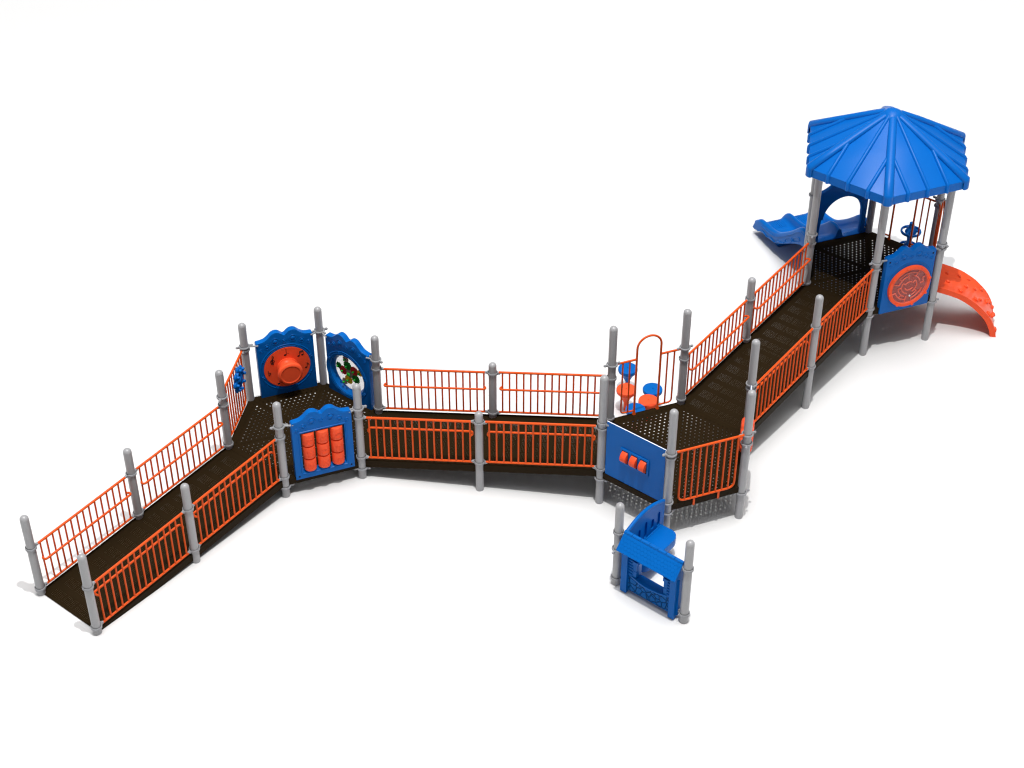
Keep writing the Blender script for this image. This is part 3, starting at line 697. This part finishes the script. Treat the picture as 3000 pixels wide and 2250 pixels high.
for lane in (3.9, 26.9):
    for k in range(9):
        x = lane+2.9+k*1.55; m.tube([(x, y, interp(FLO, y)+.02) for y in (60, 64, 68, 70.5, 73)], .28, 6)
    for k in range(7):
        x = lane+4.6+k*1.3; m.tube([(x, 1.6, 35.75), (x, 3.8, 35.3), (x, 5.6, 34.75)], .16, 6)
m.build('slide_bed', BLUE, t, 60)
m = MB()   # carved side relief on the outer wall
for (y, z, ry, rz_) in ((14, 31.5, 4.2, 2.6), (24, 25.0, 4.4, 2.6)):
    m.tube([(-.75, y+ry*cos(2*pi*k/26)-rz_*.3*sin(2*pi*k/26), z-.55*ry*cos(2*pi*k/26)+rz_*sin(2*pi*k/26)) for k in range(26)], .35, 6, closed=True)
m.tube([(-.7, y, interp(LIP, y)-3.2) for y in range(3, 66, 3)], .4, 6)
m.tube([(-.7, y, interp(BOT, y)+1.4+.9*sin(y*.55)) for y in range(30, 68, 2)], .45, 6)
m.build('side_relief', BLUE, t)
for x in (-.55, 45.4):
    m = MB(); m.lathe([(0, 0), (3.0, .05), (4.0, .6), (4.25, 1.6), (4.0, 2.9), (3.0, 3.6), (0, 3.7)], 32, (x, 70.2, 9.3), 'x', close=False); m.build('exit_curl', BLUE, t)
m = MB(); tfp = lambda v: v
m.poly([(8, 0), (40, 0), (42, 11), (6, 11)], [], 51, 58); m.bevel(1.2, 2, 40); m.build('foot', BLUE, t)

t, L = at_edge('slide_hood', 'dark blue arched hood over the slide entrance', 'slide hood', 'T0', 'T5', D3)
out_ = [(4.6, -1), (4.4, 20), (4.6, 38)] + [(p.x, p.y) for p in smooth_pts([(5.4, 40, 0), (9, 40.8, 0), (13, 42.8, 0), (18, 46.8, 0), (24.2, 48.8, 0), (30.4, 46.8, 0), (35.4, 42.8, 0), (39.4, 40.8, 0), (43, 40, 0)], 4)] + [(43.8, 38), (44.0, 20), (43.8, -1)]
inn = [(40.6, -1), (40.8, 10), (40.0, 18)] + [(24.9+15.4*cos(radians(a)), 17+16.3*sin(radians(a))) for a in range(8, 180, 8)] + [(8.4, 18), (7.6, 10), (7.8, -1)]
m = MB(); m.poly(out_ + inn, [], -.2, 2.6); m.bevel(.6, 2, 50)
m.build('hood_board', BLUE, t)
m = MB(); m.poly([(7.9, -1.2), (40.5, -1.2), (40.5, .4), (27.2, .4), (25.6, 6.6), (24.2, 7.6), (22.8, 6.6), (21.2, .4), (7.9, .4)], [], -.3, .6); m.build('entry_divider', BLUE, t)
for x in (4.0, 44.4):
    for z in (4, 38): MB().tube([(x-.9 if x < 20 else x+.9, .2, z), (x+1.5 if x < 20 else x-1.5, .8, z)], .5, 8).build('bracket', CLAMP, t)

# ------------------------------------------------------------------ rock climber, frame T3-T4 (outward is -y)
t, L = at_edge('rock_climber', 'curved orange climbing wall with moulded rock holds falling from the roofed deck', 'climber', 'T3', 'T4', 0)
OUTP = smooth_pts([(0, 36.2, 0), (7, 35.6, 0), (19.4, 32.0, 0), (27.5, 27.6, 0), (33.4, 23.2, 0), (40.8, 15.5, 0), (45.4, 7.4, 0), (47.6, -.3, 0)], 6)
x0, x1 = 9.0, 39.4; m = MB(); rows = []
for i, p in enumerate(OUTP):
    d = (OUTP[min(i+1, len(OUTP)-1)]-OUTP[max(i-1, 0)]).normalized(); nin = Vector((-abs(d.y), -abs(d.x), 0)).normalized()
    q = p + nin*3.9
    dish = nin*.5
    r = [(x0, p), (x0+1.4, p), (x0+1.9, p+dish), (x1-1.9, p+dish), (x1-1.4, p), (x1, p), (x1, q), (x1-1.2, q), (x1-1.6, p+nin*1.4), (x0+1.6, p+nin*1.4), (x0+1.2, q), (x0, q)]
    rows.append([m.bm.verts.new((x, -w.x, w.y)) for x, w in r])
for A, B in zip(rows, rows[1:]):
    n = len(A)
    for i in range(n): m.bm.faces.new((A[i], A[(i+1) % n], B[(i+1) % n], B[i]))
m.bm.faces.new(rows[0]); m.bm.faces.new(rows[-1]); m.build('climbing_wall', ORANGE, t, 45)
hold_at = [(.30, 14, 1.9), (.30, 32, 2.1), (.38, 23, 2.2), (.42, 34, 1.6), (.5, 15, 2.0), (.52, 27, 2.4), (.60, 20, 1.9), (.62, 34, 2.2), (.70, 26, 2.3), (.72, 14, 1.9), (.78, 32, 2.2), (.83, 20, 2.2), (.87, 34, 1.9), (.9, 27, 2.2), (.94, 14, 1.9), (.2, 20, 1.8), (.2, 30, 2.0)]
for f, x, r in hold_at:
    i = min(len(OUTP)-2, int(f*(len(OUTP)-1))); p = OUTP[i]; d = (OUTP[i+1]-OUTP[i-1]).normalized(); no = Vector((abs(d.y), abs(d.x), 0))
    m = MB(); m.ball((0, 0, 0), r*(.78 if f < .72 else 1.0), 14, 8, (random.uniform(.8, 1.35), random.uniform(.6, .9), .62))
    M_ = Matrix.Rotation(random.random()*3, 4, 'Z')
    Z = Vector((0, -no.x, no.y)); X = Vector((1, 0, 0)); Y = Z.cross(X)
    R_ = Matrix((X, Y, Z)).transposed().to_4x4()
    for v in m.bm.verts:
        w = 1 + .13*sin(v.co.x*2.3+f*20)*cos(v.co.y*1.9+x); v.co = R_ @ M_ @ (v.co*w) + Vector((x, -(p.x), p.y)) + Z*(-.15)
    m.build('rock_hold', ORANGE, t, 60)

# ------------------------------------------------------------------ disc climber beyond T5-T4
(xy, rz_) = frame_pt('T5', 'T4', 23.2, 18.2)
t = thing('disc_climber', 'blue climber of stacked open rings around a flared stem behind the roofed deck', 'climber', (*xy, 0), rz_)
for zc in (10, 23, 36):
    m = MB(); m.ring(6.5, .75, (0, 0, zc), 'z', 44, 8, sz=1.5)
    for k in range(3):
        a = 2*pi*k/3+.5; m.tube([(1.8*cos(a), 1.8*sin(a), zc+2.2), (4*cos(a), 4*sin(a), zc+.6), (6.4*cos(a), 6.4*sin(a), zc)], [1.1, .95, .8], 8)
    m.lathe([(2.0, zc-6.0), (2.3, zc-3), (4.2, zc-.6), (4.0, zc+.2), (2.6, zc+2.5), (1.9, zc+5), (1.6, zc+7), (0, zc+7.2)], 24, close=False); m.build('step_ring', BLUE, t)
MB().lathe([(1.6, -1), (1.6, 42)], 20, close=False).build('stem', BLUE, t)

# ------------------------------------------------------------------ play shop front, frame S1-S2 (front is -y)
t, L = at_edge('shop_front', 'blue toy shop front with shingled awning, serving window and stone pattern base', 'play panel', 'S1', 'S2', 0)
m = MB()
win = [(15.4, 14.6), (33.4, 14.6)] + [(24.4+9.0*cos(radians(a)), 22.0+7.6*sin(radians(a))) for a in range(0, 181, 15)]
m.poly([(5.0, 2.4), (41.8, 2.4), (41.8, 40.6), (5.0, 40.6)], [win], -1.6, 2.0); m.bevel(.5, 2, 50)
for x0_, x1_ in ((5.6, 9.6), (38.4, 42.2)):
    k = len(m.bm.verts); m.box(x0_, x1_, -3.9, -1.5, 1.0, 33)
m.box(9.6, 38.4, -2.3, -1.55, 13.6, 14.6)
for s_ in (14.0, 34.6):   # window columns with caps
    m.box(s_-1.0, s_+1.2, -2.7, -1.5, 15.0, 27); m.box(s_-1.5, s_+1.7, -3.1, -1.5, 24.6, 26.8); m.box(s_-1.2, s_+1.4, -2.9, -1.5, 19.2, 19.6)
for k in range(7):        # log siding
    z = 15.6+k*2.1
    for a, b in ((9.7, 13.1), (35.7, 38.3)): m.tube([(a, -1.9, z), (b, -1.9, z)], 1.0, 10)
m.build('wall', BLUE, t)
m = MB(); m.box(9.7, 38.3, -2.5, -1.5, 2.9, 13.9); m.bevel(.15, 1); m.build('stone_base', STONE, t)
m = MB(); pts = [(9.8, -2.2)] + [(9.8+28.4*k/14, -2.3-2.6*sin(pi*k/14)) for k in range(15)] + [(38.2, -2.2), (34, 1.0), (13, 1.0)]
m.poly(pts, [], 13.9, 15.0, axis='z'); m.bevel(.3, 2, 50); m.build('counter', BLUE, t)
m = MB()
RA, RBK = Vector((0, .3, 41.6)), Vector((0, -7.2, 33.0))      # awning slope: ridge to lip
e1 = (RBK-RA); ln = e1.length; e1.normalize(); en = Vector((0, e1.z, -e1.y)); en = en if en.z > 0 else -en
def on_roof(x, d, h=0.): return RA + Vector((x, 0, 0)) + e1*d + en*h
x0_, x1_ = 4.0, 43.6
vs = [m.bm.verts.new(on_roof(x, d, h)) for x in (x0_, x1_) for d in (0, ln) for h in (0, .9)]
for q in ((0,1,3,2),(4,6,7,5),(0,4,5,1),(2,3,7,6),(0,2,6,4),(1,5,7,3)): m.bm.faces.new([vs[i] for i in q])
m.bevel(.3, 2, 40)
r = 1.28
for j in range(5):
    for i in range(17):
        x = x0_+1.7+i*2.26+(1.13 if j % 2 else 0); d = 1.9+j*2.05
        if x > x1_-1.2: continue
        A = [m.bm.verts.new(on_roof(x+r*cos(radians(60*k+30)), d+r*sin(radians(60*k+30)), 1.06 if 0 <= k <= 2 else .97)) for k in range(6)]
        B = [m.bm.verts.new(on_roof(x+r*1.04*cos(radians(60*k+30)), d+r*1.04*sin(radians(60*k+30)), .89)) for k in range(6)]
        m.bm.faces.new(A)
        for k in range(6): m.bm.faces.new((A[k], A[(k+1) % 6], B[(k+1) % 6], B[k]))
m.build('awning', BLUE, t, 20)
for k in range(7):
    m = MB(); a = x0_ + k*(x1_-x0_)/7; m.tube([(a+.12, .2, 41.8), (a+(x1_-x0_)/7-.12, .2, 41.8)], 1.15, 14); m.build('ridge_tile', BLUE, t)
for x in (4.6, 42.2):
    m = MB()
    a_ = [m.bm.verts.new((x, y, z)) for y, z in ((.6, 41.2), (2.0, 40.5), (2.0, 3), (-1.5, 3), (-1.5, 30.5), (-6.2, 33.2))]
    b_ = [m.bm.verts.new(v.co + Vector((.8, 0, 0))) for v in a_]; m.bm.faces.new(a_); m.bm.faces.new(b_)
    for i in range(6): m.bm.faces.new((a_[i], a_[(i+1) % 6], b_[(i+1) % 6], b_[i]))
    m.build('gable_end', BLUE, t)
for x0_, x1_, z in ((3.4, 5.2, 39.4), (3.4, 5.2, 4.8), (43.4, 41.6, 40), (43.4, 41.6, 6)): MB().tube([(x0_, 0, z), (x1_, 0, z)], .65, 10).build('bracket', CLAMP, t)

# ------------------------------------------------------------------ bench, frame S1-R (sitting side is -y)
t, L = at_edge('bench', 'blue moulded bench with slotted curved back and half oval seat', 'bench', 'S1', 'R', 0)
topc = [(p.x, p.y) for p in smooth_pts([(4.2, 30.4, 0), (9, 33.2, 0), (17, 35.6, 0), (24, 36.3, 0), (31, 35.6, 0), (38, 33.6, 0), (45, 30.6, 0)], 5)]
def slot(x, z0, z1, w=1.45): return [(x+w*cos(radians(a)), z0+w*sin(radians(a))) for a in range(180, 361, 30)] + [(x+w*cos(radians(a)), z1+w*sin(radians(a))) for a in range(0, 181, 30)]
m = MB(); m.poly([(4.2, 9), (45, 9)] + topc[::-1], [], -.2, .9)
m.bm.free(); m = MB()
m.poly([(4.2, 9), (45, 9)] + topc[::-1], [slot(39.4, 17, 25), slot(33, 19.5, 24), slot(26.2, 17, 26.5), slot(19.6, 19.5, 25), slot(13.0, 18, 25)], -.9, .2)
m.bevel(.16, 1, 50); m.build('backrest', BLUE, t)
m = MB(); m.poly([(4.3, 9.1), (44.9, 9.1)] + [(x, z-.1) for x, z in topc[::-1]], [], .2, 1.3); m.build('back_shell', BLUE, t)
m = MB(); m.tube([(x, .1, z) for x, z in topc], 1.15, 12); m.build('top_roll', BLUE, t)
seat = [(6.5, -.5)] + [(6.5, -8)] + [(11.5+5*cos(radians(a)), -8.5+6*sin(radians(a))) for a in range(190, 271, 20)] + [(35.5+6.5*cos(radians(a)), -8.5+6*sin(radians(a))) for a in range(270, 361, 15)] + [(42, -.5)]
m = MB(); m.poly(seat, [], 9.6, 15.4, axis='z'); m.bevel(.8, 3, 50); m.tube([(7.5, -1.5, 15.3), (41, -1.5, 15.3)], .6, 8); m.build('seat', BLUE, t)

# ------------------------------------------------------------------ camera, light, world
W_TOP, W_BASE = 11.6, .20
cam = bpy.data.cameras.new('camera'); co = bpy.data.objects.new('camera', cam); col.objects.link(co)
co.location = (0, 0, CAM_H*IN); co.rotation_euler = (pi/2-PITCH, 0, 0)
cam.sensor_width = 36; cam.lens = F_PX/3000*36; cam.clip_end = 1000; sc.camera = co
lt = bpy.data.lights.new('key_lamp', 'POINT'); lo = bpy.data.objects.new('key_lamp', lt); col.objects.link(lo)
lo.location = (60*IN, 510*IN, 1430*IN); lt.energy = 34000; lt.shadow_soft_size = .2; lt.color = (1, .985, .96)
w = bpy.data.worlds.new('World'); sc.world = w; w.use_nodes = True
nt = w.node_tree; bg = nt.nodes['Background']; bg.inputs[0].default_value = (1, 1, 1, 1)      # overcast dome, brightest overhead
tc = nt.nodes.new('ShaderNodeTexCoord'); sx = nt.nodes.new('ShaderNodeSeparateXYZ'); nt.links.new(tc.outputs['Generated'], sx.inputs[0])
zz = MA(nt, 'MAXIMUM', sx.outputs[2], 0.0)
nt.links.new(MA(nt, 'ADD', MA(nt, 'MULTIPLY', MA(nt, 'POWER', zz, 24.0), W_TOP), W_BASE), bg.inputs[1])
sc.view_settings.view_transform = 'Standard'; sc.view_settings.look = 'None'; sc.view_settings.exposure = 0; sc.view_settings.gamma = 1
sc.render.engine = 'CYCLES'; sc.cycles.use_denoising = True
sc.cycles.max_bounces = 8; sc.cycles.diffuse_bounces = 4; sc.cycles.transparent_max_bounces = 16; sc.cycles.glossy_bounces = 3
sc.cycles.use_adaptive_sampling = True; sc.cycles.adaptive_threshold = .01
sc.render.film_transparent = False; sc.cycles.filter_width = 1.2
